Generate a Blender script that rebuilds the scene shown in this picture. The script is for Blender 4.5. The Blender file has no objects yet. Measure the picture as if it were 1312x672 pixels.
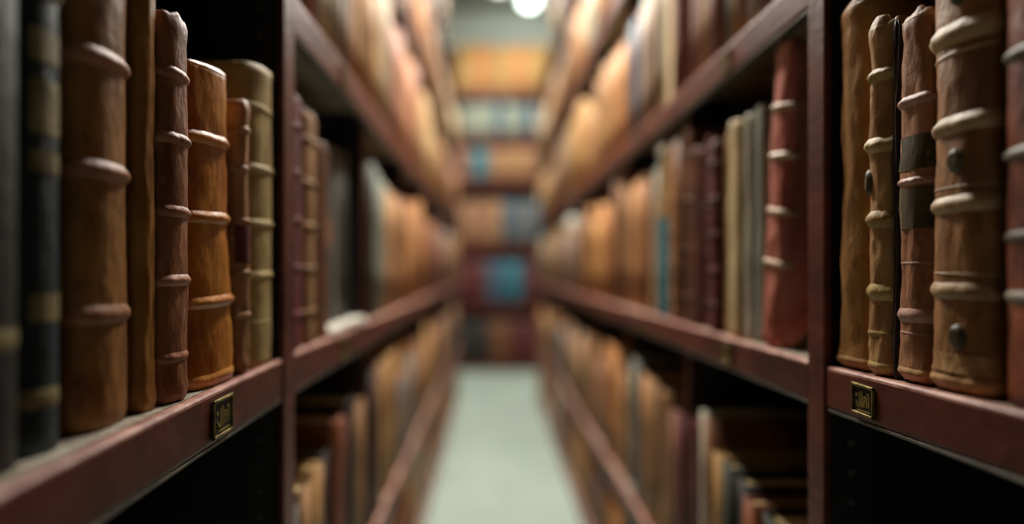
import bpy, bmesh, math, random
from mathutils import Vector, Matrix, noise
C = bpy.context.scene.collection
PI = math.pi
CAMZ = 1.42            # eye height; shelf heights below are given from the eye level
SL, SR = 0.37, 0.50    # distance of the left / right shelf fronts from the eye line

# ------------------------------------------------------------------ materials
def lin(c):
    return tuple((v/255/12.92 if v/255 <= .04045 else ((v/255+.055)/1.055)**2.4) for v in c) + (1,)
def new_mat(name):
    m = bpy.data.materials.new(name); m.use_nodes = True
    nt = m.node_tree; b = nt.nodes['Principled BSDF']
    return m, nt, b
def mottled(name, col, col2=None, scale=18, rough=.6, bump=.25, metallic=0, stretch=(1,1,1), spots=None, amt=.5, spec=.4, streak=0, jitter=0):
    m, nt, b = new_mat(name)
    N = nt.nodes; L = nt.links
    col2 = col2 or tuple(v*.6 for v in col)
    tc = N.new('ShaderNodeTexCoord'); mp = N.new('ShaderNodeMapping'); mp.inputs['Scale'].default_value = stretch
    oi = N.new('ShaderNodeObjectInfo'); off = N.new('ShaderNodeVectorMath'); off.operation = 'ADD'
    sc = N.new('ShaderNodeMath'); sc.operation = 'MULTIPLY'; sc.inputs[1].default_value = 37.0
    L.new(oi.outputs['Random'], sc.inputs[0]); L.new(tc.outputs['Object'], mp.inputs['Vector'])
    L.new(mp.outputs['Vector'], off.inputs[0]); L.new(sc.outputs[0], off.inputs[1])
    n1 = N.new('ShaderNodeTexNoise'); n1.inputs['Scale'].default_value = scale; n1.inputs['Detail'].default_value = 7; n1.inputs['Roughness'].default_value = .65
    L.new(off.outputs[0], n1.inputs['Vector'])
    r1 = N.new('ShaderNodeValToRGB'); r1.color_ramp.elements[0].position = .39; r1.color_ramp.elements[1].position = .61
    r1.color_ramp.elements[0].color = lin(col2); r1.color_ramp.elements[1].color = lin(col)
    L.new(n1.outputs['Fac'], r1.inputs['Fac'])
    out = r1.outputs['Color']
    if spots:
        n2 = N.new('ShaderNodeTexNoise'); n2.inputs['Scale'].default_value = scale*3.5; n2.inputs['Detail'].default_value = 9; n2.inputs['Roughness'].default_value = .75
        L.new(off.outputs[0], n2.inputs['Vector'])
        r2 = N.new('ShaderNodeValToRGB'); r2.color_ramp.elements[0].position = .54; r2.color_ramp.elements[1].position = .64
        L.new(n2.outputs['Fac'], r2.inputs['Fac'])
        mx = N.new('ShaderNodeMix'); mx.data_type = 'RGBA'; mx.inputs[7].default_value = lin(spots)
        L.new(r2.outputs['Color'], mx.inputs[0]); L.new(out, mx.inputs[6]); out = mx.outputs[2]
    if jitter:
        hs = N.new('ShaderNodeHueSaturation'); mr = N.new('ShaderNodeMapRange')
        mr.inputs[3].default_value = 1-jitter; mr.inputs[4].default_value = 1+jitter
        L.new(oi.outputs['Random'], mr.inputs[0]); L.new(mr.outputs[0], hs.inputs['Value']); L.new(out, hs.inputs['Color']); out = hs.outputs['Color']
    L.new(out, b.inputs['Base Color'])
    b.inputs['Roughness'].default_value = rough; b.inputs['Metallic'].default_value = metallic
    b.inputs['Specular IOR Level'].default_value = spec
    n3 = N.new('ShaderNodeTexNoise'); n3.inputs['Scale'].default_value = scale*5; n3.inputs['Detail'].default_value = 8
    L.new(off.outputs[0], n3.inputs['Vector'])
    ad = N.new('ShaderNodeMath'); ad.operation = 'MULTIPLY_ADD'; ad.inputs[1].default_value = 1.1
    L.new(n3.outputs['Fac'], ad.inputs[0]); L.new(n1.outputs['Fac'], ad.inputs[2])
    bp = N.new('ShaderNodeBump'); bp.inputs['Strength'].default_value = bump; bp.inputs['Distance'].default_value = .004
    L.new(ad.outputs[0], bp.inputs['Height']); L.new(bp.outputs['Normal'], b.inputs['Normal'])
    return m
PAL = {  # name: (sRGB colour, darker mottling, words)
 'tan':      ((172,130,88),(126,88,54),'tan leather'),
 'brown':    ((128,82,48),(84,48,26),'brown leather'),
 'orange':   ((192,134,80),(148,94,48),'orange-tan leather'),
 'ochre':    ((186,146,88),(140,100,52),'ochre vellum'),
 'cream':    ((206,184,140),(166,140,98),'cream vellum'),
 'bone':     ((186,180,160),(150,142,122),'bone white'),
 'greygreen':((150,154,138),(112,116,100),'pale grey-green'),
 'grey':     ((120,114,106),(84,80,74),'grey cloth'),
 'dark':     ((54,48,44),(30,26,24),'near-black'),
 'darkgreen':((62,66,54),(36,40,32),'dark green'),
 'teal':     ((48,126,138),(30,88,98),'teal blue'),
 'maroon':   ((104,42,40),(66,24,24),'maroon leather'),
 'magenta':  ((122,38,48),(84,26,34),'crimson leather'),
 'redbrown': ((118,62,44),(78,38,26),'red-brown leather'),
 'pinkbrown':((158,112,92),(118,76,60),'pinkish brown'),
 'blue':     ((70,98,118),(46,68,84),'slate blue'),
 'russet':   ((156,90,56),(112,60,36),'russet leather'),
}
M = {}
for k, (a, b_, w) in PAL.items():
    M[k] = mottled('leather_'+k, a, b_, scale=14, rough=.62, bump=.2, jitter=.12, spec=.35, stretch=(1,1,.45))
M['page'] = mottled('aged_pages', (206,182,134), (160,130,84), scale=30, rough=.9, bump=.1, stretch=(.3,6,.3), spec=.1)
M['paper'] = mottled('loose_paper', (214,208,196), (186,178,164), scale=12, rough=.9, bump=.1)
M['maroon_paint'] = mottled('maroon_painted_wood', (102,46,34), (66,30,24), scale=9, rough=.42, bump=.25, stretch=(1,.5,1), spots=(112,58,44), spec=.3)
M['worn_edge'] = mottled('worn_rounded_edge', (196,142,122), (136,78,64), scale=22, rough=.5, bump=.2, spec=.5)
M['dusty'] = mottled('dusty_shelf_top', (178,168,150), (134,122,106), scale=24, rough=.92, bump=.5, spots=(200,192,178), spec=.2)
M['steel'] = mottled('dull_steel_strip', (120,114,106), (86,82,78), scale=20, rough=.45, bump=.1, metallic=.6)
M['slot_steel'] = mottled('black_slotted_steel', (34,31,34), (24,22,24), scale=20, rough=.6, bump=.1)
M['slot_disc'] = mottled('pale_slot_discs', (92,90,96), (70,68,72), scale=20, rough=.5, bump=.1)  # lighter raised discs where the flange is perforated
M['rear'] = mottled('shade_black_backing', (22,20,22), (15,14,16), scale=6, rough=.8, bump=.1)  # near-black colour paints the darkness behind the books
M['brass'] = mottled('aged_brass', (150,128,66), (96,80,40), scale=60, rough=.45, bump=.3, metallic=.7)
M['card'] = mottled('black_label_card', (48,44,36), (32,28,24), scale=40, rough=.7, bump=.1)
M['ink'] = mottled('gilt_writing', (176,152,80), (130,108,52), scale=50, rough=.5, bump=.2, metallic=.4)
M['bokehwhite'] = mottled('white_glint_disc', (236,232,220), (210,204,190), scale=10, rough=.3, bump=0)  # white colour paints an out-of-focus glint
M['floor'] = mottled('grey_green_linoleum', (176,190,178), (158,172,160), scale=3, rough=.38, bump=.03, spec=.5, amt=.8)
M['wall'] = mottled('pale_plaster', (206,210,202), (190,194,186), scale=2.5, rough=.9, bump=.1)
M['ceiling'] = mottled('grey_ceiling', (126,128,118), (108,110,102), scale=2, rough=.9, bump=.1)

# ------------------------------------------------------------------ mesh helpers
def link(name, bm, mats, parent=None, smooth=False):
    me = bpy.data.meshes.new(name)
    bmesh.ops.recalc_face_normals(bm, faces=bm.faces)
    bm.to_mesh(me); bm.free()
    for m in (mats if isinstance(mats, (list, tuple)) else [mats]): me.materials.append(m)
    if smooth:
        for p in me.polygons: p.use_smooth = True
    o = bpy.data.objects.new(name, me); C.objects.link(o)
    if parent: o.parent = parent
    return o
def box(bm, x0, x1, y0, y1, z0, z1, bev=0, mi=0, seg=2):
    if x0 > x1: x0, x1 = x1, x0
    vs = [bm.verts.new((x, y, z)) for x in (x0, x1) for y in (y0, y1) for z in (z0, z1)]
    fs = [bm.faces.new([vs[i] for i in q]) for q in ((0,1,3,2),(4,6,7,5),(0,4,5,1),(2,3,7,6),(0,2,6,4),(1,5,7,3))]
    for f in fs: f.material_index = mi
    if bev:
        r = bmesh.ops.bevel(bm, geom=list({e for f in fs for e in f.edges}), offset=bev, segments=seg, affect='EDGES', profile=.6)
        for f in r['faces']: f.material_index = mi
    return fs
def thing(name, label, cat, loc=(0,0,0), group=None):
    o = bpy.data.objects.new(name, None); C.objects.link(o); o.location = loc; o.empty_display_size = .1
    o['label'] = label; o['category'] = cat
    if group: o['group'] = group
    return o
def tag(o, label, cat, group=None):
    o['label'] = label; o['category'] = cat
    if group: o['group'] = group
    return o
def struct(o): o['kind'] = 'structure'; return o

# ------------------------------------------------------------------ a bound book
# local frame: x = out of the shelf (spine at x 0), y = thickness, z = up, origin at the foot of the spine
class Book:
    def __init__(s, t, H, D=.30, bulge=.3, thk=.004, seg=10, rows=8, warp=0., flare=0., pinch=(), seed=0, ragged=0., curl=0., splay=0., lump=0., sq=.72):
        s.sq = sq
        s.t, s.H, s.D, s.b, s.thk, s.seg, s.rows = t, H, D, bulge*t, thk, seg, rows
        s.warp, s.flare, s.pinch, s.seed, s.ragged, s.curl, s.splay, s.lump = warp, flare, pinch, seed, ragged, curl, splay, lump
        b = s.b; h = -b-.010
        path = [(-D, -1, None), (-.55*D, -1, None), (h-.05, -1, None), (h-.02, -1, None), (h, -1, None)]
        path += [(None, 0, -PI/2 + PI*i/seg) for i in range(seg+1)]
        path += [(h, 1, None), (h-.02, 1, None), (h-.05, 1, None), (-.55*D, 1, None), (-D, 1, None)]
        s.path = path
    def nz(s, a, b, c): return noise.noise(Vector((a+s.seed*7.3, b+s.seed*3.1, c)))
    def pos(s, p, z, off=0.):
        x, side, th = p; t, H, b = s.t, s.H, s.b
        v = z/H
        k = 1 + s.flare*(1-v)**2
        for zp in s.pinch: k -= .05*math.exp(-((z-zp)/.012)**2)
        if th is None:
            d = (-x - b)/s.D
            hh = .0025 if abs(x + b + .010) < 1e-6 else 0
            q = Vector((x, side*(t/2*(1+(k-1)*max(0, 1-8*d)) - hh + off), z))
            if s.splay and side > 0:
                u = min(1, max(0, (-x-b-.008)/.035)); g = (1-v)
                q.y += s.splay*u*(.25 + .75*g**2); q.z += .09*u*u*g**5; q.x += .02*u*g**3
            if s.warp: q.y += side*s.warp*.7*s.nz(x*9, side*5, z*11)
            return q
        e = 1.0
        pw = s.sq
        bx = b*math.cos(th)**pw if math.cos(th) > 1e-6 else 0
        sy = math.copysign(abs(math.sin(th))**(pw*.5+.5), math.sin(th))
        q = Vector((-b + bx*k, t/2*sy*.985*k, z))
        n = Vector((math.cos(th)+.001, .6*math.sin(th), 0)).normalized()
        w = off
        if s.warp: w += s.warp*(s.nz(th*1.1, 2.2, z*9) + .5*s.nz(th*2.5, 9., z*28) + .22*s.nz(th*6, 5., z*90))
        if s.lump: w -= s.lump*abs(math.sin(z*PI*5/H))*.0
        if s.curl:
            w -= s.curl*math.exp(-(H-z)/.006) + s.curl*.6*math.exp(-z/.006)
            w += s.curl*.5*math.exp(-((H-.014-z)/.008)**2) + s.curl*.5*math.exp(-((z-.014)/.008)**2)
        return q + n*w
    def cover(s, bm, mi=0):
        H, rg = s.H, s.ragged
        zs = [0, .004, .011, .02] if s.curl else [0]
        e = [H-z for z in reversed(zs)]
        lo, hi = zs[-1], e[0]
        zz = zs + [lo+(hi-lo)*i/s.rows for i in range(1, s.rows)] + e
        np_ = len(s.path)
        outer, inner = [], []
        for r, z in enumerate(zz):
            O, I = [], []
            for i, p in enumerate(s.path):
                q = s.pos(p, z); 
                if rg and p[2] is not None:
                    n_ = s.nz(p[2]*2.1, 4.4, 1. if r < len(zz)/2 else 8.)
                    if r >= len(zz)-2: q.z += rg*(n_ + .5*math.cos(p[2])*.6)
                    if r <= 1: q.z += rg*.5*abs(n_)
                if r == len(zz)-1 and not rg and p[2] is not None: q.z += .002*math.cos(p[2])
                O.append(q); I.append(s.pos(p, z, -s.thk) if p[2] is not None else Vector((q.x, q.y - p[1]*s.thk, q.z)))
                I[-1].z = q.z
            outer.append([bm.verts.new(v) for v in O]); inner.append([bm.verts.new(v) for v in I])
        F = []
        for r in range(len(zz)-1):
            for i in range(np_-1):
                F.append(bm.faces.new((outer[r][i], outer[r][i+1], outer[r+1][i+1], outer[r+1][i])))
                F.append(bm.faces.new((inner[r][i], inner[r+1][i], inner[r+1][i+1], inner[r][i+1])))
            for i in (0, np_-1):
                F.append(bm.faces.new((outer[r][i], outer[r+1][i], inner[r+1][i], inner[r][i])))
        for r in (0, -1):
            for i in range(np_-1):
                F.append(bm.faces.new((outer[r][i], outer[r][i+1], inner[r][i+1], inner[r][i])))
        for f in F: f.material_index = mi; f.smooth = True
    def pages(s, bm, mi=0):
        y = s.t/2 - s.thk - .0012
        x1, x0 = -s.b*.75-.012, -s.D+.006
        z0, z1 = .005, s.H-.009
        n = 4
        rows = []
        for x, ins in ((x0, 0), (x1, 0)):
            rows.append([bm.verts.new((x - (.004*math.cos(a*PI/2/ n*1) if x == x0 else 0), y*a/n, z)) for z in (z0, z1) for a in range(-n, n+1)])
        m = 2*n+1
        F = []
        A, B = rows
        for i in range(m-1):
            F += [bm.faces.new((A[i], A[i+1], B[i+1], B[i])), bm.faces.new((A[m+i], B[m+i], B[m+i+1], A[m+i+1])),
                  bm.faces.new((A[i], A[m+i], A[m+i+1], A[i+1])), bm.faces.new((B[i], B[i+1], B[m+i+1], B[m+i]))]
        F += [bm.faces.new((A[0], B[0], B[m], A[m])), bm.faces.new((A[m-1], A[2*m-1], B[2*m-1], B[m-1]))]
        for f in F: f.material_index = mi
    def band(s, bm, z, w=.012, h=.006, reach=1., mi=0, tilt=0.):
        ths = [p for p in s.path if p[2] is not None and abs(p[2]) <= reach*PI/2+1e-4]
        ts = ths
        if reach >= 1: ts = [s.path[4]] + ths + [s.path[5+s.seg+1]]
        K = 6; grid = []
        for j, p in enumerate(ts):
            edge = min(j, len(ts)-1-j)
            hk = h*(0.25 if edge == 0 else .7 if edge == 1 else 1)
            row = []
            for k in range(K+1):
                u = -1 + 2*k/K
                zz = z + u*w*.64 + tilt*(j/len(ts)-.5)
                row.append(bm.verts.new(s.pos(p, zz, hk*math.cos(u*PI/2)**1.4*.72 - .0008)))
            grid.append(row)
        for j in range(len(ts)-1):
            for k in range(K):
                f = bm.faces.new((grid[j][k], grid[j][k+1], grid[j+1][k+1], grid[j+1][k])); f.smooth = True; f.material_index = mi
    def patch(s, bm, z0, z1, a0=-.8, a1=.8, off=.001, mi=0):
        K, J = 8, 4; grid = []
        for j in range(K+1):
            th = (a0 + (a1-a0)*j/K)*PI/2
            grid.append([bm.verts.new(s.pos((None, 0, th), z0+(z1-z0)*k/J, off)) for k in range(J+1)])
        back = [[bm.verts.new(v.co - Vector((.0012, 0, 0))) for v in row] for row in grid]
        for j in range(K):
            for k in range(J):
                f = bm.faces.new((grid[j][k], grid[j][k+1], grid[j+1][k+1], grid[j+1][k])); f.smooth = True; f.material_index = mi
                f = bm.faces.new((back[j][k], back[j+1][k], back[j+1][k+1], back[j][k+1])); f.material_index = mi
    def boss(s, bm, z, a, rx, rz, h=.006, mi=0):   # little raised lozenge / stud on the spine
        c = s.pos((None, 0, a*PI/2), z, 0); n = Vector((math.cos(a*PI/2)+.001, .6*math.sin(a*PI/2), 0)).normalized()
        t_ = Vector((-n.y, n.x, 0)); ring = []
        for lvl, (sc, hh) in enumerate(((1, -.002), (.95, .5*h), (.6, h))):
            ring.append([bm.verts.new(c + n*hh + t_*rx*sc*math.cos(q*PI/4) * (1 if q % 2 == 0 else .85) + Vector((0,0,rz*sc*math.sin(q*PI/4)))) for q in range(8)])
        for l in range(2):
            for q in range(8):
                f = bm.faces.new((ring[l][q], ring[l][(q+1) % 8], ring[l+1][(q+1) % 8], ring[l+1][q])); f.material_index = mi; f.smooth = True
        bm.faces.new(ring[2]).material_index = mi

def place(o, side, s, y, z, lean=0., yaw=0.):
    # side 'l': spine faces +X at x=-s ; side 'r': spine faces -X at x=+s. lean > 0 tips the head towards the camera
    if side == 'l':
        o.location = (-s, y, CAMZ+z); o.rotation_euler = (lean, 0, yaw)
    else:
        o.location = (s, y, CAMZ+z); o.rotation_euler = (-lean, 0, PI+yaw)

# ------------------------------------------------------------------ bookcases
CASES = []
def slabs(side):  # x of distance s from the eye line
    return (lambda s: -s) if side == 'l' else (lambda s: s)
LABELS = 0
def label_holder(parent, side, s0, yc, zc, w=.042, h=.05):
    X = slabs(side); sg = 1 if side == 'l' else -1     # direction to the aisle
    f = bmesh.new(); xf = X(s0) + sg*.0008
    d = .0035
    box(f, xf, xf+sg*d, yc-w/2, yc+w/2, zc+h/2-.004, zc+h/2, .0008, 0, 1)
    box(f, xf, xf+sg*d, yc-w/2, yc+w/2, zc-h/2, zc-h/2+.004, .0008, 0, 1)
    box(f, xf, xf+sg*d, yc-w/2, yc-w/2+.004, zc-h/2, zc+h/2, .0008, 0, 1)
    box(f, xf, xf+sg*d, yc+w/2-.004, yc+w/2, zc-h/2, zc+h/2, .0008, 0, 1)
    box(f, xf-sg*.001, xf+sg*.001, yc-w/2+.002, yc+w/2-.002, zc-h/2+.002, zc+h/2-.002, 0, 1)
    lh = link('label_holder', f, [M['brass'], M['card']], parent); lh['label'] = 'small brass frame with a black card'
    g = bmesh.new()
    # worn gilt marks of the card: a dot, a small hook, two tall strokes, two joined short strokes, an underline
    sd = 1 if side == 'l' else -1                       # reading direction along y
    def st(y0, z0, y1, z1, wd=.0024):
        a, b_ = Vector((0, sd*y0, z0)), Vector((0, sd*y1, z1)); t_ = (b_-a).normalized(); n = Vector((0, -t_.z, t_.y))*wd/2
        vs = [Vector((xf+sg*.0012, yc, zc))+v for v in (a-n, b_-n, b_+n, a+n)]
        lo = [g.verts.new(v) for v in vs]; hi = [g.verts.new(v+Vector((sg*.0008, 0, 0))) for v in vs]
        g.faces.new(hi); g.faces.new(lo[::-1])
        for i in range(4): g.faces.new((lo[i], lo[(i+1) % 4], hi[(i+1) % 4], hi[i]))
    k = w/.042; q = h/.05
    for seg_ in ((-.013,.006,-.010,.006,.004),(-.012,-.004,-.008,-.012),(-.008,-.012,-.005,-.009),(-.005,-.012,-.005,.012,.003),
                 (-.001,-.012,-.001,.014,.003),(.003,-.010,.003,.006),(.003,.006,.008,.004),(.008,.004,.008,-.010),
                 (.012,-.010,.012,.009,.003),(.009,.011,.013,.011),(.001,0,.012,-.001,.003),(-.010,-.0175,.014,-.0172,.0016)):
        st(seg_[0]*k, seg_[1]*q, seg_[2]*k, seg_[3]*q, *( [seg_[4]] if len(seg_) > 4 else []))
    w_ = link('gilt_writing', g, M['ink'], lh)
    return lh
NTH = ['first','second','third','fourth','fifth','sixth','seventh','eighth','ninth','tenth']
def case(side, idx, y0, y1, shelves, top, lip_h, near_post=False, tilt=None, nlab=.0):
    """one bay; posts centred on y0 and y1 (the bay owns the far post; the first bay past the frame also owns its near one)"""
    s0 = SL if side == 'l' else SR; X = slabs(side); sg = 1 if side == 'l' else -1
    HW = (.034 if side == 'l' else .0275)
    where = {'l': 'left', 'r': 'right'}[side]
    root = thing('bookcase_bay', f"maroon bookcase bay with black shade sheet behind, {NTH[idx]} from the camera on the {where}", 'bookcase', (X(s0+.2), (y0+y1)/2, 0), 'bookcase bays along the aisle')
    ox, oy = X(s0+.2), (y0+y1)/2
    def P(name, bm, m, parent=root):
        bmesh.ops.translate(bm, verts=bm.verts, vec=(-ox, -oy, 0)); return link(name, bm, m, parent)
    posts = [y1] + ([y0] if near_post else [])
    for yp in posts:
        hw = HW; rec = 0 if abs(yp-(LY[1] if side == 'l' else RY[1])) < .01 or yp < .5 else .034
        if rec: hw = .015
        b = bmesh.new(); box(b, X(s0-.002+rec), X(s0+.010+rec), yp-hw, yp+hw, 0, CAMZ+top, .003); up = P('upright', b, M['maroon_paint'])
        b = bmesh.new(); box(b, X(s0+.012+rec), X(s0+.068+rec), yp-hw+.002, yp-hw+.008, .01, CAMZ+top-.01, .001, 0, 1)
        box(b, X(s0+.012+rec), X(s0+.39), yp-.002, yp+.002, .01, CAMZ+top-.01, 0, 0)
        z = .08
        while z < CAMZ+top-.05:
            bmesh.ops.create_cone(b, segments=8, radius1=.0065, radius2=.005, depth=.003, cap_ends=True,
                matrix=Matrix.Translation((X(s0+.040+rec), yp-hw+.001, z)) @ Matrix.Rotation(PI/2, 4, 'X'))
            for f in b.faces[-10:]: f.material_index = 1
            z += .045
        P('slotted_flange', b, [M['slot_steel'], M['slot_disc']])
    b = bmesh.new(); box(b, X(s0+.43), X(s0+.44), y0+.003, y1-.003, .01, CAMZ+top-.02); P('dark_backing', b, M['rear'])  # dark sheet added where the open bay falls into shade
    first = idx == 0
    a, c = (y0+HW+.001 if idx <= 1 else y0+.0005), (y1-HW-.001 if idx == 0 else y1-.0005)
    ba, bc = (y0+HW+.001 if idx <= 1 else y0+.0165), (y1-HW-.001 if idx == 0 else y1-.0165)
    for zi, zs in enumerate(shelves):
        z = CAMZ+zs; lh = lip_h
        b = bmesh.new(); box(b, X(s0+.0175), X(s0+.428), ba, bc, z-.02, z, 0); 
        sl = (tilt or {}).get(zi, 0.)
        lb = bmesh.new(); box(lb, X(s0), X(s0+.017), a, c, z-lh, z+.001, .006, 0, 3)
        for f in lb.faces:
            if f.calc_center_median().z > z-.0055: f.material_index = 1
        sb = bmesh.new(); box(sb, X(s0+.001), X(s0+.02), a, c, z-lh-.005, z-lh-.0003, .001, 0, 1)
        if sl:
            for q in (b, lb, sb):
                for v in q.verts: v.co.z += sl*(v.co.y - c)
        sh = P('shelf', b, M['dusty'])
        P('shelf_lip', lb, [M['maroon_paint'], M['worn_edge']], sh)
        P('edge_strip', sb, M['steel'], sh)
        if idx < 5 and 0 < zi < 4:
            yl = (y0+y1)/2 if idx else (.962 if side == 'l' and zi == 2 else y1-.115)
            if side == 'r' and idx == 0 and zi == 2: yl = .943
            h = label_holder(None, side, s0, yl, z-lh/2-.002 + sl*(yl-c), *((.070, .052) if side == 'l' else (.056, .042)))
            h.parent = sh; h.location = (-ox, -oy, 0)
    # head rail
    b = bmesh.new(); box(b, X(s0), X(s0+.43), (y0+.018 if idx > 1 else y0+.002), y1-.002, CAMZ+top+.001, CAMZ+top+.02, .002); P('top_panel', b, M['maroon_paint'])
    return root

LZ = [-1.34, -.83, -.160, .515, 1.17, 1.83, 2.48]     # left shelf surfaces from eye level
RZ = [-1.34, -.83, -.146, .475, 1.12, 1.80, 2.46]
LY = [1.28-.95 + .95*i for i in range(9)]              # post centres
RY = [1.08-.83 + .83*i for i in range(10)]
LTOP, RTOP = 3.0, 3.0
SHELF = {}   # (side, bay, level) -> z
for i in range(8):
    low = i >= 6
    z = list(LZ)
    if i == 0: z[3] = .60
    zz = z[:5] if low else z
    case('l', i, LY[i], LY[i+1], zz, 1.86 if low else LTOP, .070, near_post=(i == 0), tilt={2: .0146} if i == 0 else None)
    for k, v in enumerate(zz): SHELF['l', i, k] = v
for i in range(9):
    low = i >= 7
    z = list(RZ)
    if i == 0: z[3] = .49
    zz = z[:5] if low else z
    case('r', i, RY[i], RY[i+1], zz, 1.86 if low else RTOP, .062, near_post=(i == 0), tilt={2: -.025} if i == 0 else None)
    for k, v in enumerate(zz): SHELF['r', i, k] = v

# ------------------------------------------------------------------ the sharp, near books (built one by one)
def hero(label, side, s, y0, y1, z, H, mat, bulge=.3, bands=(), bandmat=None, bw=.014, bh=.007, lean=0., yaw=0., D=.30, pages=True, **kw):
    t = y1-y0
    root = thing('book', label, 'book', (0,0,0))
    bk = Book(t, H, D, bulge, thk=.0045, seg=20, rows=46, seed=len(label)+int(s*1000), **kw)
    b = bmesh.new(); bk.cover(b); cv = link('cover', b, mat, root)
    if pages: b = bmesh.new(); bk.pages(b); link('page_block', b, M['page'], root)
    for q in bands:
        zb, w, h = (q if isinstance(q, tuple) else (q, bw, bh))
        b = bmesh.new(); bk.band(b, zb, w, h, tilt=random.uniform(-.003,.003)); link('raised_band', b, bandmat or mat, cv)
    place(root, side, s, (y0+y1)/2, z, lean, yaw)
    return root, bk, cv
def rims(res, mat, head=True):
    r_, bk_, cv_ = res
    o = on(bk_, cv_, 'worn_foot_edge', lambda b_: bk_.band(b_, .010, .012, .0035), mat, 'pale worn leather along the foot')
    if head: on(bk_, cv_, 'worn_head_edge', lambda b_: bk_.band(b_, bk_.H-.006, .010, .003), mat, 'pale worn leather along the head')
    return res
def on(bk, cv, name, fn, mat, label=None):
    b = bmesh.new(); fn(b); o = link(name, b, mat, cv)
    if label: o['label'] = label
    return o
def HM(name, col, col2, **k):
    a = dict(scale=16, rough=.5, bump=.6, spec=.45, stretch=(1,1,.5)); a.update(k)
    return mottled('book_'+name, col, col2, **a)
random.seed(4)
m_orange = HM('polished_orange_calf', (204,132,46), (164,92,24), rough=.4, spots=(150,84,30), scale=11)
m_orangeb = HM('orange_cords', (220,150,78), (190,112,46), rough=.35)
m_brown = HM('brown_calf', (168,116,56), (128,80,34), spots=(112,66,32))
m_brownb = HM('brown_cords', (176,120,84), (140,86,54))
m_gold = HM('golden_vellum', (176,124,50), (138,86,26))
m_rust = HM('rust_calf', (150,92,54), (104,58,32), spots=(170,112,80))
m_rustb = HM('rust_cords', (182,122,88), (140,84,56))
m_pinkb = HM('worn_pinkish_calf', (186,138,98), (140,94,62), spots=(192,150,116))
m_cream = HM('cream_vellum', (190,164,108), (158,130,78), spots=(150,122,74), rough=.6)
m_creamb = HM('cream_cords', (208,184,132), (176,148,96))
m_teal = HM('dark_teal_cloth', (30,54,60), (18,36,42))
m_black = HM('black_cloth', (26,28,28), (18,19,20))
m_giltb = HM('dull_gilt_bands', (150,136,92), (104,92,56), rough=.5)
m_vel = HM('wrinkled_tan_vellum', (200,148,88), (160,110,58), bump=.7, scale=9, spots=(150,104,58))
m_r2 = HM('flaking_light_calf', (204,158,104), (164,116,70), bump=.6, spots=(208,170,118))
m_r2b = HM('gilt_cords', (208,176,112), (162,126,66))
m_dkb = HM('shaded_side_black', (44,32,28), (26,20,20), bump=.7)  # near-black paints the shade on a neighbouring cover
m_r3 = HM('reddish_scuffed_calf', (192,136,96), (146,92,62), bump=.6, spots=(186,134,98))
m_r3b = HM('pinkish_cords', (196,150,132), (158,108,90))
m_r4 = HM('thick_brown_calf', (178,126,76), (134,88,50), bump=.5, spots=(128,86,54))
m_r4b = HM('pale_cords', (198,166,122), (160,122,80))
m_r5 = HM('dark_russet_calf', (150,78,46), (100,48,30))
m_r5b = HM('grey_cords', (140,128,108), (104,92,78))
m_red = HM('red_goatskin', (214,134,114), (178,94,78), bump=.5, spots=(160,78,62))
m_redb = HM('cream_cords_red', (214,180,140), (180,140,104))
m_olive = HM('faded_olive_label', (96,86,58), (66,58,42), bump=.4)
m_wine = HM('wine_label', (110,48,56), (78,32,40))

zl = lambda y: -.160 + .0146*(y-1.25) + .0015       # left near shelf surface (it sags a little)
zr = lambda y: -.146 - .025*(y-1.06) + .0015        # right near shelf surface (it rises a little)
# ---- left near bay
b = hero('black cloth book at the left edge, nearest on the left shelf', 'l', .40, .530, .611, zl(.57), .55, m_black, .32, bands=((.11,.02,.003),), bandmat=m_giltb)
r, bk, cv = hero('dark teal book with dull gilt bands, left of the thick brown book', 'l', .405, .614, .674, zl(.64), .55, m_teal, .5, bands=((.43,.028,.010),(.05,.02,.003)), bandmat=m_giltb)
for a0, a1 in ((.355,.385),(.29,.34),(.255,.275),(.12,.145)):
    on(bk, cv, 'gilt_panel', lambda b_: bk.patch(b_, a0, a1, -.45, .75), m_giltb, 'faded gilt tooling')
hero('thick brown calf book with wide raised bands, blurred, beside the golden book', 'l', .402, .701, .800, zl(.75), .54, m_brown, .34, bands=((.118,.018,.007),(.268,.018,.009),(.385,.018,.009),(.49,.018,.008)), bandmat=m_brownb, curl=.003, warp=.002)
hero('smooth golden-brown book, tall and plain, behind the thick brown book', 'l', .398, .803, .842, zl(.82), .53, m_gold, .45, warp=.003, curl=.003)
hero('narrow rust-brown book overlapping the polished orange book', 'l', .387, .845, .912, zl(.88), .478, m_rust, .40, bands=((.055,.012,.004),(.15,.013,.007),(.235,.013,.007),(.325,.013,.007),(.405,.013,.006)), bandmat=m_rustb, curl=.003, warp=.0025, ragged=.008)
r, bk, cv = hero('polished orange calf book in sharp focus, swelling towards its foot', 'l', .386, .938, 1.050, zl(1.0)+.002, .440, m_orange, .22, bands=((.115,.015,.008),(.232,.015,.008),(.340,.015,.008)), bandmat=m_orangeb,
     lean=math.radians(2.2), yaw=math.radians(-7), flare=.13, curl=.0, sq=.6, warp=.003, pinch=(.095,.212,.32))
on(bk, cv, 'foot_cord', lambda b_: bk.band(b_, .010, .014, .004), m_orangeb)
on(bk, cv, 'head_rim', lambda b_: bk.band(b_, bk.H-.003, .005, .0018), m_orangeb)
r, bk, cv = hero('short worn pinkish-brown book with a wine label, between orange and cream books', 'l', .378, 1.068, 1.106, zl(1.09), .420, m_pinkb, .5, bands=((.09,.010,.005),(.155,.010,.005),(.235,.010,.004),(.315,.010,.005),(.375,.010,.005)), curl=.004, warp=.003, ragged=.006)
on(bk, cv, 'title_label', lambda b_: bk.patch(b_, .170, .228, -.85, .85), m_wine, 'wine red label')
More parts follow.
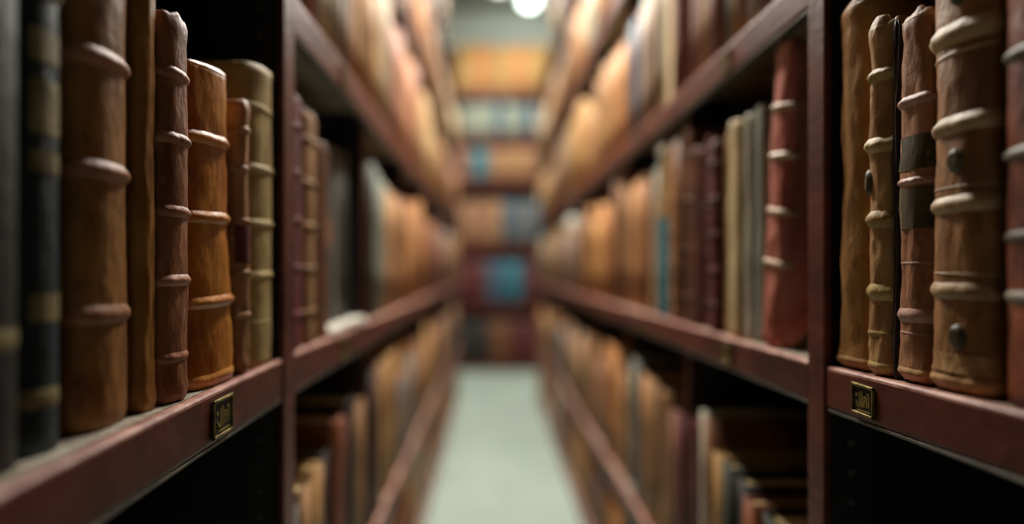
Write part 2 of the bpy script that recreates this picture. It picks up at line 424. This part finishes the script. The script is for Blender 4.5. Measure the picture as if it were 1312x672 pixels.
hero('tall cream vellum book standing against the left post', 'l', .377, 1.118, 1.238, zl(1.18), .492, m_cream, .36, bands=((.072,.008,.002),(.15,.012,.005),(.235,.012,.006),(.325,.012,.006),(.425,.012,.004)), bandmat=m_creamb, warp=.002, sq=.6)
# ---- right near bay
hero('dark russet book with grey bands at the right edge of the photo', 'r', .514, .615, .723, zr(.61), .56, m_r5, .3, bands=((.105,.012,.005),(.165,.012,.005),(.247,.012,.007),(.345,.012,.007),(.44,.012,.007)), bandmat=m_r5b, warp=.002)
r, bk, cv = hero('thick brown calf book with pale double bands and studs, rightmost of the sharp books', 'r', .510, .735, .826, zr(.74), .545, m_r4, .28, curl=.006, warp=.004, ragged=.006,
     bands=((.112,.017,.007),(.131,.004,.002),(.208,.017,.008),(.227,.004,.002),(.296,.018,.009),(.397,.022,.010),(.375,.006,.003)), bandmat=m_r4b)
rims((r, bk, cv), m_r2, False)
for zb in (.062, .255, .44): on(bk, cv, 'stud', lambda b_: bk.boss(b_, zb, .12, .012, .015, .007), m_olive, 'dark tarnished stud')
on(bk, cv, 'foot_wrap', lambda b_: bk.patch(b_, .022, .043, -.97, .97, .0015), m_r2, 'paler leather repair strip')
r, bk, cv = hero('reddish scuffed calf book with a dark olive label, left of the thick studded book', 'r', .512, .829, .893, zr(.83), .452, m_r3, .34, curl=.005, warp=.004, ragged=.012,
     bands=((.060,.004,.002),(.082,.016,.006),(.146,.004,.002),(.246,.009,.005),(.345,.012,.007)), bandmat=m_r3b)
rims((r, bk, cv), m_r2)
on(bk, cv, 'title_label', lambda b_: bk.patch(b_, .260, .302, -.97, .97), m_olive, 'dark olive label')
on(bk, cv, 'foot_label', lambda b_: bk.patch(b_, .188, .238, -.97, .97), m_olive, 'olive stained strip')
r, bk, cv = hero('slim flaking calf book with gilt raised bands and oval boss', 'r', .510, .910, .963, zr(.91), .468, m_r2, .5, curl=.005, warp=.004, ragged=.012,
     bands=((.055,.008,.003),(.110,.020,.008),(.207,.020,.009),(.305,.018,.010),(.398,.016,.009)), bandmat=m_r2b)
rims((r, bk, cv), m_r2b)
on(bk, cv, 'oval_boss', lambda b_: bk.boss(b_, .258, -.30, .010, .018, .006), m_olive, 'dark oval boss with gilt rim')
hero('narrow black worn book wedged between two calf books', 'r', .518, .895, .908, zr(.90), .452, m_dkb, .4, warp=.003, ragged=.008)  # dark slab put where the slim calf book's side is in shade
rims(hero('plain wrinkled tan vellum book standing against the right post', 'r', .510, .967, 1.048, zr(.97), .522, m_vel, .36, curl=.006, warp=.0045, ragged=.012), m_r2)
# ---- the leaning red book past the right post
r, bk, cv = hero('red leather book with cream bands leaning against the right post', 'r', .515, 1.277, 1.357, RZ[2]+.004, .545, m_red, .26, bands=((.155,.012,.007),(.250,.012,.008),(.350,.012,.008),(.437,.012,.008)), bandmat=m_redb,
     lean=math.radians(7.0), splay=.05, curl=.004, warp=.004, ragged=.012)

# ------------------------------------------------------------------ all the other books
SPECS = []   # dicts
def fill(side, bay, lvl, seq=None, rng=None, start=None, end=None, pal=None, hmin=.36, hmax=.54, tmin=.045, tmax=.10, off=None):
    Y = LY if side == 'l' else RY; s0 = SL if side == 'l' else SR
    z = SHELF.get((side, bay, lvl))
    if z is None: return
    zn = SHELF.get((side, bay, lvl+1), z+.62)
    y = (start if start is not None else Y[bay]+(.032 if bay <= 1 else .018)); stop = (end if end is not None else Y[bay+1]-(.036 if bay == 0 else .018))
    hmax = min(hmax, zn-z-.10)
    out = []
    if seq:
        for q in seq:
            t, H, c = q[:3]
            if y+t > stop+.012: break
            out.append((y, t, min(H, zn-z-.09), c, q[3] if len(q) > 3 else 0)); y += t+.003
    else:
        H = rng.uniform(hmin, hmax); run = 0; c = 'tan'
        while True:
            if run <= 0: run = rng.choice((1,1,2,3,4)); H = rng.uniform(hmin, hmax); c = rng.choice(pal)
            t = rng.uniform(tmin, tmax)
            if y+t > stop: break
            g = rng.choice((.002,.002,.002,.012))
            out.append((y+g, t, H+rng.uniform(-.012,.012), c if rng.random() < .8 else rng.choice(pal), 0)); y += t+g; run -= 1
    for (yy, t, H, c, lean) in out:
        SPECS.append(dict(side=side, bay=bay, lvl=lvl, y=yy+t/2, t=t, H=H, c=c, z=z+.001, s=s0+(off if off is not None else rng.uniform(.008,.026)), lean=lean, nb=(rng.choice((0,0,4,5)) if c not in ('cream','bone','greygreen','ochre','dark','darkgreen','teal','grey') else 0), lab=rng.random() < .3, D=rng.uniform(.26,.32), seed=rng.randint(0,999)))
R = random.Random(11)
warm = ['tan']*6+['brown']*4+['orange']*3+['ochre']*3+['pinkbrown']*3+['redbrown']*2+['greygreen','cream','grey','bone','maroon','dark','blue','russet']
high = ['tan']*6+['ochre']*4+['pinkbrown']*4+['orange']*2+['cream']*2+['bone','grey','greygreen','brown','brown']
# left, eye-level shelf
fill('l', 1, 2, [(.120,.50,'magenta'),(.115,.49,'tan'),(.10,.445,'brown'),(.065,.445,'tan'),(.07,.475,'dark'),(.065,.46,'dark'),(.075,.49,'grey'),(.06,.46,'darkgreen'),(.07,.50,'darkgreen')], R, start=1.320, off=.012)
for q_ in SPECS[-6:]: q_['s'] = SL+.055
fill('l', 2, 2, [(.10,.50,'darkgreen'),(.12,.49,'greygreen'),(.11,.47,'greygreen'),(.06,.46,'tan'),(.09,.45,'orange'),(.09,.45,'tan'),(.08,.44,'grey'),(.08,.44,'tan'),(.08,.46,'brown')], R)
# right, eye-level shelf
fill('r', 1, 2, [(.042,.47,'greygreen'),(.045,.46,'bone'),(.070,.46,'cream'),(.062,.45,'ochre'),(.065,.44,'maroon'),(.075,.47,'maroon'),(.070,.45,'redbrown'),(.062,.51,'brown')], R, start=1.368)
fill('r', 2, 2, [(.05,.50,'brown'),(.07,.50,'orange'),(.13,.52,'teal'),(.06,.46,'greygreen'),(.10,.46,'tan'),(.07,.44,'brown'),(.06,.48,'tan'),(.12,.46,'orange'),(.10,.45,'tan')], R)
# right, shelf above
fill('r', 1, 3, [(.07,.40,'tan'),(.05,.38,'bone'),(.07,.42,'ochre'),(.06,.35,'redbrown'),(.07,.42,'bone'),(.08,.44,'tan'),(.06,.45,'greygreen'),(.09,.47,'pinkbrown'),(.07,.46,'ochre'),(.10,.48,'pinkbrown')], R)
fill('r', 2, 3, [(.07,.48,'pinkbrown'),(.15,.52,'cream'),(.05,.48,'bone'),(.07,.46,'brown'),(.06,.44,'tan'),(.07,.44,'greygreen'),(.09,.43,'pinkbrown'),(.07,.42,'blue'),(.08,.42,'grey')], R)
fill('r', 3, 3, [(.12,.42,'orange'),(.10,.42,'orange'),(.10,.44,'tan'),(.08,.44,'pinkbrown'),(.10,.45,'ochre'),(.08,.45,'tan'),(.10,.43,'tan')], R)
# left, shelf above
fill('l', 1, 3, [(.09,.46,'tan'),(.07,.46,'ochre'),(.08,.42,'pinkbrown'),(.06,.44,'bone'),(.06,.46,'cream'),(.05,.48,'greygreen'),(.06,.45,'tan'),(.05,.48,'teal'),(.07,.46,'pinkbrown'),(.08,.46,'tan'),(.08,.44,'tan'),(.08,.45,'ochre')], R)
# low shelves near the camera
fill('l', 1, 1, [(.10,.36,'grey'),(.08,.38,'tan'),(.07,.40,'ochre'),(.085,.375,'tan'),(.07,.39,'dark'),(.10,.45,'russet'),(.04,.44,'redbrown'),(.12,.47,'dark'),(.05,.43,'tan'),(.06,.44,'tan')], R)
fill('l', 0, 1, [(.09,.30,'dark')]*9, R)
fill('r', 1, 1, [(.08,.385,'brown'),(.06,.37,'tan'),(.12,.355,'darkgreen'),(.055,.365,'russet'),(.07,.385,'dark'),(.06,.40,'darkgreen'),(.07,.405,'ochre'),(.05,.47,'brown'),(.045,.48,'bone'),(.10,.44,'maroon')], R)
fill('r', 0, 1, [(.06,.30,'dark')]*2+[(.07,.36,'dark'),(.07,.40,'brown'),(.07,.43,'grey'),(.08,.45,'tan'),(.08,.455,'tan'),(.07,.462,'ochre'),(.07,.455,'tan')], R)
fill('r', 2, 1, [(.06,.42,'maroon'),(.07,.42,'pinkbrown'),(.09,.46,'tan'),(.09,.455,'brown'),(.09,.47,'tan'),(.08,.47,'orange'),(.07,.48,'darkgreen'),(.07,.5,'grey'),(.08,.5,'greygreen')], R)
done = {(q['side'], q['bay'], q['lvl']) for q in SPECS}
for bay in range(9):
    for lvl in range(7):
        for side in 'lr':
            if (side, bay, lvl) in done or (bay == 0) or (side, bay, lvl) not in SHELF: continue
            fill(side, bay, lvl, None, R, pal=high if lvl >= 3 else warm, hmin=.36, hmax=.53 if lvl != 0 else .40)
# end bookcase across the far aisle
EY = 9.80
E_SH = [(-1.36, None), (-.46, None), (.365, None), (1.255, None), (1.88, None), (2.46, None)]
EZ = [-1.34, -.50, .33, 1.24, 1.86, 2.48]
endpal = {0: ['redbrown','brown','brown','orange','maroon','dark'], 1: ['teal','teal','blue','maroon','teal'], 2: ['pinkbrown','tan','tan','grey','blue'],
          3: ['tan','tan','teal','pinkbrown','brown'], 4: ['blue','greygreen','blue','greygreen','bone'], 5: ['orange','ochre','orange','ochre']}
for lv, z in enumerate(EZ):
    x = -.93; run = 0
    while x < 1.10:
        t = R.uniform(.05,.09)
        if run <= 0: c = R.choice(endpal[lv]); run = R.choice((2,3,4))
        if lv == 1: c = R.choice(('blue','blue','teal')) if -.12 < x < .42 else 'maroon'
        if lv == 2: c = R.choice(('pinkbrown','tan')) if x < .12 else R.choice(('blue','grey'))
        if lv == 3: c = 'teal' if -.30 < x < -.12 else R.choice(('tan','pinkbrown'))
        if lv == 0: c = 'dark' if x < -.08 else 'brown' if x < .22 else 'maroon'
        hh = (EZ[lv+1]-z if lv < 5 else .85)
        SPECS.append(dict(side='e', bay=0, lvl=lv, x=x+t/2, y=EY, t=t, H=min(.62, hh-.16)+R.uniform(-.03,.0)+(.04 if lv == 5 else 0), c=c, z=z+.001, s=EY+.02, lean=0, nb=0, lab=False, D=.24, seed=R.randint(0,999)))
        x += t+.002; run -= 1

def proj(x, y, z): return 630+900*x/y, 345-900*z/y
def area(q):
    if q['side'] == 'e':
        a = proj(q['x']-q['t']/2, q['s'], q['z']); b_ = proj(q['x']+q['t']/2, q['s'], q['z']+q['H'])
        if b_[0] < 590 or a[0] > 700: return 0
    else:
        sg = -1 if q['side'] == 'l' else 1
        a = proj(sg*q['s'], q['y']-q['t']/2, q['z']); b_ = proj(sg*q['s'], q['y']+q['t']/2, q['z']+q['H'])
        y2 = min(a[1], 345-900*q['z']/(q['y']+q['t']/2)) 
    x0, x1 = sorted((a[0], b_[0])); y0, y1 = sorted((a[1], b_[1]))
    x0, x1 = max(0, x0), min(1312, x1); y0, y1 = max(0, y0), min(672, y1)
    return max(0, x1-x0)*max(0, y1-y0)
HERO = 16
for q in SPECS: q['a'] = area(q)
vis = sorted([q for q in SPECS if q['a'] > 0], key=lambda q: -q['a'])
solo, bulk = vis[:300-HERO], vis[300-HERO:]
print('books in view', len(vis), 'smallest solo', solo[-1]['a'])

def put(o, q):
    if q['side'] == 'e':
        o.location = (q['x'], q['s'], CAMZ+q['z']); o.rotation_euler = (0, 0, -PI/2)
    else: place(o, q['side'], q['s'], q['y'], q['z'], q['lean'])
def words_for(q):
    return PAL[q['c']][2]
order = {}
for q in SPECS: order.setdefault((q['side'], q['bay'], q['lvl'], q['c']), []).append(q)
LV = ['bottom','low','eye-level','upper','fourth','fifth','top']
EL = ['bottom','second','third','fourth','fifth','top']
FAR = NTH + [f'{a}' for a in ('eleventh','twelfth','thirteenth','fourteenth','fifteenth','sixteenth','seventeenth','eighteenth','nineteenth','twentieth','twenty-first','twenty-second','twenty-third','twenty-fourth')]
def label_of(q):
    L_ = order[q['side'], q['bay'], q['lvl'], q['c']]
    if q['side'] == 'e':
        n = FAR[L_.index(q)]
        return f"{n} {words_for(q)} book from the left, {EL[q['lvl']]} row of the end bookcase"
    n = FAR[L_.index(q)]; side = {'l':'left','r':'right'}[q['side']]
    pre = 'only' if len(L_) == 1 else n
    if len(L_) == 1: return f"{words_for(q)} book, the only such on the {side} {LV[q['lvl']]} shelf, {NTH[q['bay']]} bay"
    return f"{n} {words_for(q)} book past the near post, {side} {LV[q['lvl']]} shelf, {NTH[q['bay']]} bay"
def group_of(q):
    if q['side'] == 'e': return f"books in the {EL[q['lvl']]} row of the end bookcase"
    return f"books on the {({'l':'left','r':'right'})[q['side']]} {LV[q['lvl']]} shelf, {NTH[q['bay']]} bay"
for i, q in enumerate(solo):
    detailed = q['a'] > 1500
    if detailed:
        bk = Book(q['t'], q['H'], q['D'], .2, .004, seg=12, rows=14, warp=.003, curl=.003, seed=q['seed'], ragged=.005)
        root = thing('book', label_of(q), 'book', group=group_of(q))
        b = bmesh.new(); bk.cover(b); cv = link('cover', b, M[q['c']], root)
        b = bmesh.new(); bk.pages(b); link('page_block', b, M['page'], root)
        for k in range(q['nb']):
            b = bmesh.new(); bk.band(b, q['H']*(.14+.74*k/max(1, q['nb']-1)), .012, .006); link('raised_band', b, M[q['c']], cv)
        if q['lab'] and q['nb']:
            zc = q['H']*(.14+.74*(q['nb']-1.5)/(q['nb']-1)); o = on(bk, cv, 'title_label', lambda b_: bk.patch(b_, zc-.025, zc+.025), M['maroon' if q['c'] != 'maroon' else 'ochre'], 'coloured title label')
        if (q['side'], q['bay'], q['lvl'], q['c']) == ('l', 1, 2, 'dark') and q['y'] < 1.85:
            on(bk, cv, 'title_label', lambda b_: bk.patch(b_, .22, .29), M['russet'], 'orange title label')
        if (q['side'], q['bay'], q['lvl'], q['c']) == ('r', 2, 2, 'teal'):
            on(bk, cv, 'head_panel', lambda b_: bk.patch(b_, .30, q['H']-.03, -1, 1), M['ochre'], 'pale ochre upper spine panel')
            on(bk, cv, 'head_cap', lambda b_: bk.patch(b_, q['H']-.03, q['H']-.004, -1, 1, .002), M['bone'], 'white cap at the head')
        put(root, q)
    else:
        bk = Book(q['t'], q['H'], q['D'], .16, .004, seg=6, rows=3, seed=q['seed'])
        b = bmesh.new(); bk.cover(b); bk.pages(b, 1)
        o = link('book', b, [M[q['c']], M['page']]); tag(o, label_of(q), 'book', group_of(q)); put(o, q)
keys = list(PAL)
big = bmesh.new()
for q in bulk:
    bk = Book(q['t'], q['H'], q['D'], .25, .004, seg=4, rows=1, seed=q['seed'])
    b = bmesh.new(); bk.cover(b, keys.index(q['c'])); bk.pages(b, len(keys))
    e = bpy.data.objects.new('tmp', None); put(e, q)
    mtx = Matrix.LocRotScale(e.location, e.rotation_euler, None); bpy.data.objects.remove(e)
    bmesh.ops.transform(b, matrix=mtx, verts=b.verts)
    me = bpy.data.meshes.new('t'); b.to_mesh(me); b.free(); big.from_mesh(me); bpy.data.meshes.remove(me)
o = link('distant_books', big, [M[k] for k in keys]+[M['page']])
tag(o, 'remaining small blurred books filling the distant shelves', 'books'); o['kind'] = 'stuff'

# ------------------------------------------------------------------ end bookcase
root = thing('end_bookcase', 'tall dark bookcase closing the far end of the aisle', 'bookcase', (.08, EY+.18, 0))
def PE(name, bm, m, parent=root):
    bmesh.ops.translate(bm, verts=bm.verts, vec=(-.08, -EY-.18, 0)); return link(name, bm, m, parent)
for x in (-.97, .08-.55+.0, 1.13):
    if x > -.9 and x < 1: continue
    b = bmesh.new(); box(b, x-.03, x+.03, EY, EY+.34, 0, CAMZ+2.55, .004); PE('side_panel', b, M['maroon_paint'])
b = bmesh.new(); box(b, -.94, 1.10, EY+.32, EY+.34, .02, CAMZ+3.2); PE('dark_backing', b, M['rear'])
for z in EZ:
    b = bmesh.new(); box(b, -.94, 1.10, EY, EY+.32, CAMZ+z-.03, CAMZ+z, .002); sh = PE('shelf', b, M['maroon_paint'])
    b = bmesh.new(); box(b, -.94, 1.10, EY-.012, EY, CAMZ+z-.09, CAMZ+z+.002, .003); PE('shelf_lip', b, M['maroon_paint'], sh)

# ------------------------------------------------------------------ small things
def paper_stack(label, side, s, y, z, w, l, n, rot):
    X = slabs(side); b = bmesh.new(); rr = random.Random(3)
    for k in range(n):
        f0 = len(b.verts); box(b, -w/2, w/2, -l/2, l/2, k*.004, k*.004+.0035, .0006, 0, 1)
        b.verts.ensure_lookup_table(); a = rr.uniform(-.12,.12)
        vs = b.verts[f0:]; bmesh.ops.rotate(b, verts=vs, cent=(0,0,0), matrix=Matrix.Rotation(a, 3, 'Z'))
        for v in vs: v.co.z += .010*max(0, (v.co.y/l+.3))**2
    o = link('paper_sheaf', b, M['paper']); o.location = (X(s), y, CAMZ+z+.001); o.rotation_euler.z = rot
    return tag(o, label, 'papers')
def disc(label, side, s, y, z, r):
    X = slabs(side); sg = 1 if side == 'l' else -1
    b = bmesh.new(); 
    for k, (rad, d) in enumerate(((r, .004),(r*.8,.007))):
        bmesh.ops.create_cone(b, segments=28, radius1=rad, radius2=rad*.93, depth=d, cap_ends=True, matrix=Matrix.Translation((sg*d/2, 0, 0)) @ Matrix.Rotation(sg*PI/2, 4, 'Y'))
    o = link('shelf_marker', b, M['bokehwhite']); o.location = (X(s), y, CAMZ+z)
    return tag(o, label, 'marker')
tg = thing('glint_mark', 'white disc added for a blurred glint below the right upper shelf, far down', 'highlight', (SR-.012, 4.22, CAMZ+.275))  # added object: a bright blurred highlight given a solid shape
b = bmesh.new(); bmesh.ops.create_uvsphere(b, u_segments=24, v_segments=12, radius=.042); bmesh.ops.scale(b, vec=(1,.35,1), verts=b.verts); link('glint_disc', b, M['bokehwhite'], tg, True)
b = bmesh.new(); bmesh.ops.create_cone(b, segments=6, radius1=.001, radius2=.001, depth=.117, cap_ends=True, matrix=Matrix.Translation((0,0,.042+.056))); bmesh.ops.create_cone(b, segments=6, radius1=.0035, radius2=.0035, depth=.012, cap_ends=True, matrix=Matrix.Translation((.006,0,.168)) @ Matrix.Rotation(PI/2,4,'Y')); link('string', b, M['paper'], tg)  # thread invented to hang the glint disc from the lip
paper_stack('sheaf of pale loose papers lying on the left eye-level shelf edge, second bay', 'l', .398, 1.86, LZ[2]+.002, .045, .42, 3, .0)

# ------------------------------------------------------------------ room
def wall(name, x0, x1, y0, y1, z0, z1, m):
    b = bmesh.new(); box(b, x0, x1, y0, y1, z0, z1); return struct(link(name, b, m))
XL, XR, YB, YE, ZC = -1.25, 1.4, -1.6, 10.25, CAMZ+3.75
wall('floor', XL, XR, YB, YE, -.1, 0, M['floor'])
wall('ceiling', XL, XR, YB, YE, ZC, ZC+.1, M['ceiling'])
wall('wall_left', XL-.1, XL, YB, YE, -.1, ZC+.1, M['wall'])
wall('wall_right', XR, XR+.1, YB, YE, -.1, ZC+.1, M['wall'])
wall('wall_back', XL-.1, XR+.1, YE, YE+.1, -.1, ZC+.1, M['wall'])
wall('wall_front', XL-.1, XR+.1, YB-.1, YB, -.1, ZC+.1, M['wall'])

# ------------------------------------------------------------------ lamps
def emit(name, col, s):
    m, nt, b = new_mat(name); b.inputs['Base Color'].default_value = (.9,.9,.88,1)
    b.inputs['Emission Color'].default_value = col; b.inputs['Emission Strength'].default_value = s; return m
m_globe = emit('lit_opal_globe', (.86,1,.93,1), 6)
def globe(label, x, y, power, r=.13):
    t = thing('globe_lamp', label, 'lamp', (x, y, ZC))
    b = bmesh.new(); bmesh.ops.create_uvsphere(b, u_segments=32, v_segments=20, radius=r, matrix=Matrix.Translation((0,0,-r-.035)))
    g = link('glass_globe', b, m_globe, t, True)
    b = bmesh.new(); bmesh.ops.create_cone(b, segments=32, radius1=.07, radius2=.09, depth=.05, cap_ends=True, matrix=Matrix.Translation((0,0,-.026)))
    link('ceiling_rose', b, M['steel'], t)
    return t
globe('round opal globe lamp glowing on the ceiling at the far end', .50, 9.30, 0)
def strip(label, x, y, z, L, power, w=.14, col=(1,.975,.89)):
    t = thing('strip_lamp', label, 'lamp', (x, y, CAMZ+z))
    b = bmesh.new(); box(b, -w/2, w/2, -L/2, L/2, .012, .06, .006); link('housing', b, M['steel'], t)
    b = bmesh.new(); box(b, -w/2+.01, w/2-.01, -L/2+.01, L/2-.01, .004, .0115, .002); link('diffuser', b, emit('lit_strip', col+(1,), 4), t)
    for yy in (-L*.4, L*.4):
        b = bmesh.new(); bmesh.ops.create_cone(b, segments=8, radius1=.004, radius2=.004, depth=ZC-CAMZ-z-.06, cap_ends=True, matrix=Matrix.Translation((0, yy, .06+(ZC-CAMZ-z-.06)/2))); link('hanger', b, M['steel'], t)
    l = bpy.data.lights.new('strip_light', 'AREA'); l.shape = 'RECTANGLE'; l.size = w; l.size_y = L; l.energy = power; l.color = col
    lo = bpy.data.objects.new('strip_light', l); C.objects.link(lo); lo.parent = t; lo.location = (0, 0, 0)
    return t
strip('long strip lamp hanging over the near part of the aisle', .07, 2.9, 1.95, 2.4, 108)
strip('long strip lamp hanging high over the middle of the aisle', .07, 5.9, 2.75, 2.2, 62)
strip('unseen short strip light added close under the ceiling for the end bookcase', .07, 8.0, 3.45, 1.0, 150)  # added out of view to brighten the end bookcase
l = bpy.data.lights.new('globe_light', 'POINT'); l.energy = 12; l.shadow_soft_size = .19; l.color = (.93,1,.95)
lo = bpy.data.objects.new('globe_light', l); C.objects.link(lo); lo.location = (.50, 9.3, ZC-.62)

# ------------------------------------------------------------------ world, camera
w = bpy.data.worlds.new('World'); bpy.context.scene.world = w; w.use_nodes = True
w.node_tree.nodes['Background'].inputs[0].default_value = (.5,.5,.5,1); w.node_tree.nodes['Background'].inputs[1].default_value = .0
cd = bpy.data.cameras.new('Camera'); cam = bpy.data.objects.new('Camera', cd); C.objects.link(cam)
cam.location = (0,0,CAMZ); cam.rotation_euler = (PI/2, 0, 0)
cd.sensor_width = 36; cd.lens = 36*900/1312; cd.shift_x = 26/1312; cd.shift_y = 9/1312
cd.clip_start = .02
cd.dof.use_dof = True; cd.dof.focus_distance = .90; cd.dof.aperture_fstop = cd.lens/1000/.035
sc = bpy.context.scene; sc.camera = cam
sc.view_settings.view_transform = 'Standard'; sc.view_settings.look = 'None'; sc.view_settings.gamma = 1
sc.view_settings.use_curve_mapping = False; sc.view_settings.exposure = 0.0
sc.cycles.use_denoising = True
sc.cycles.max_bounces = 8; sc.cycles.diffuse_bounces = 5
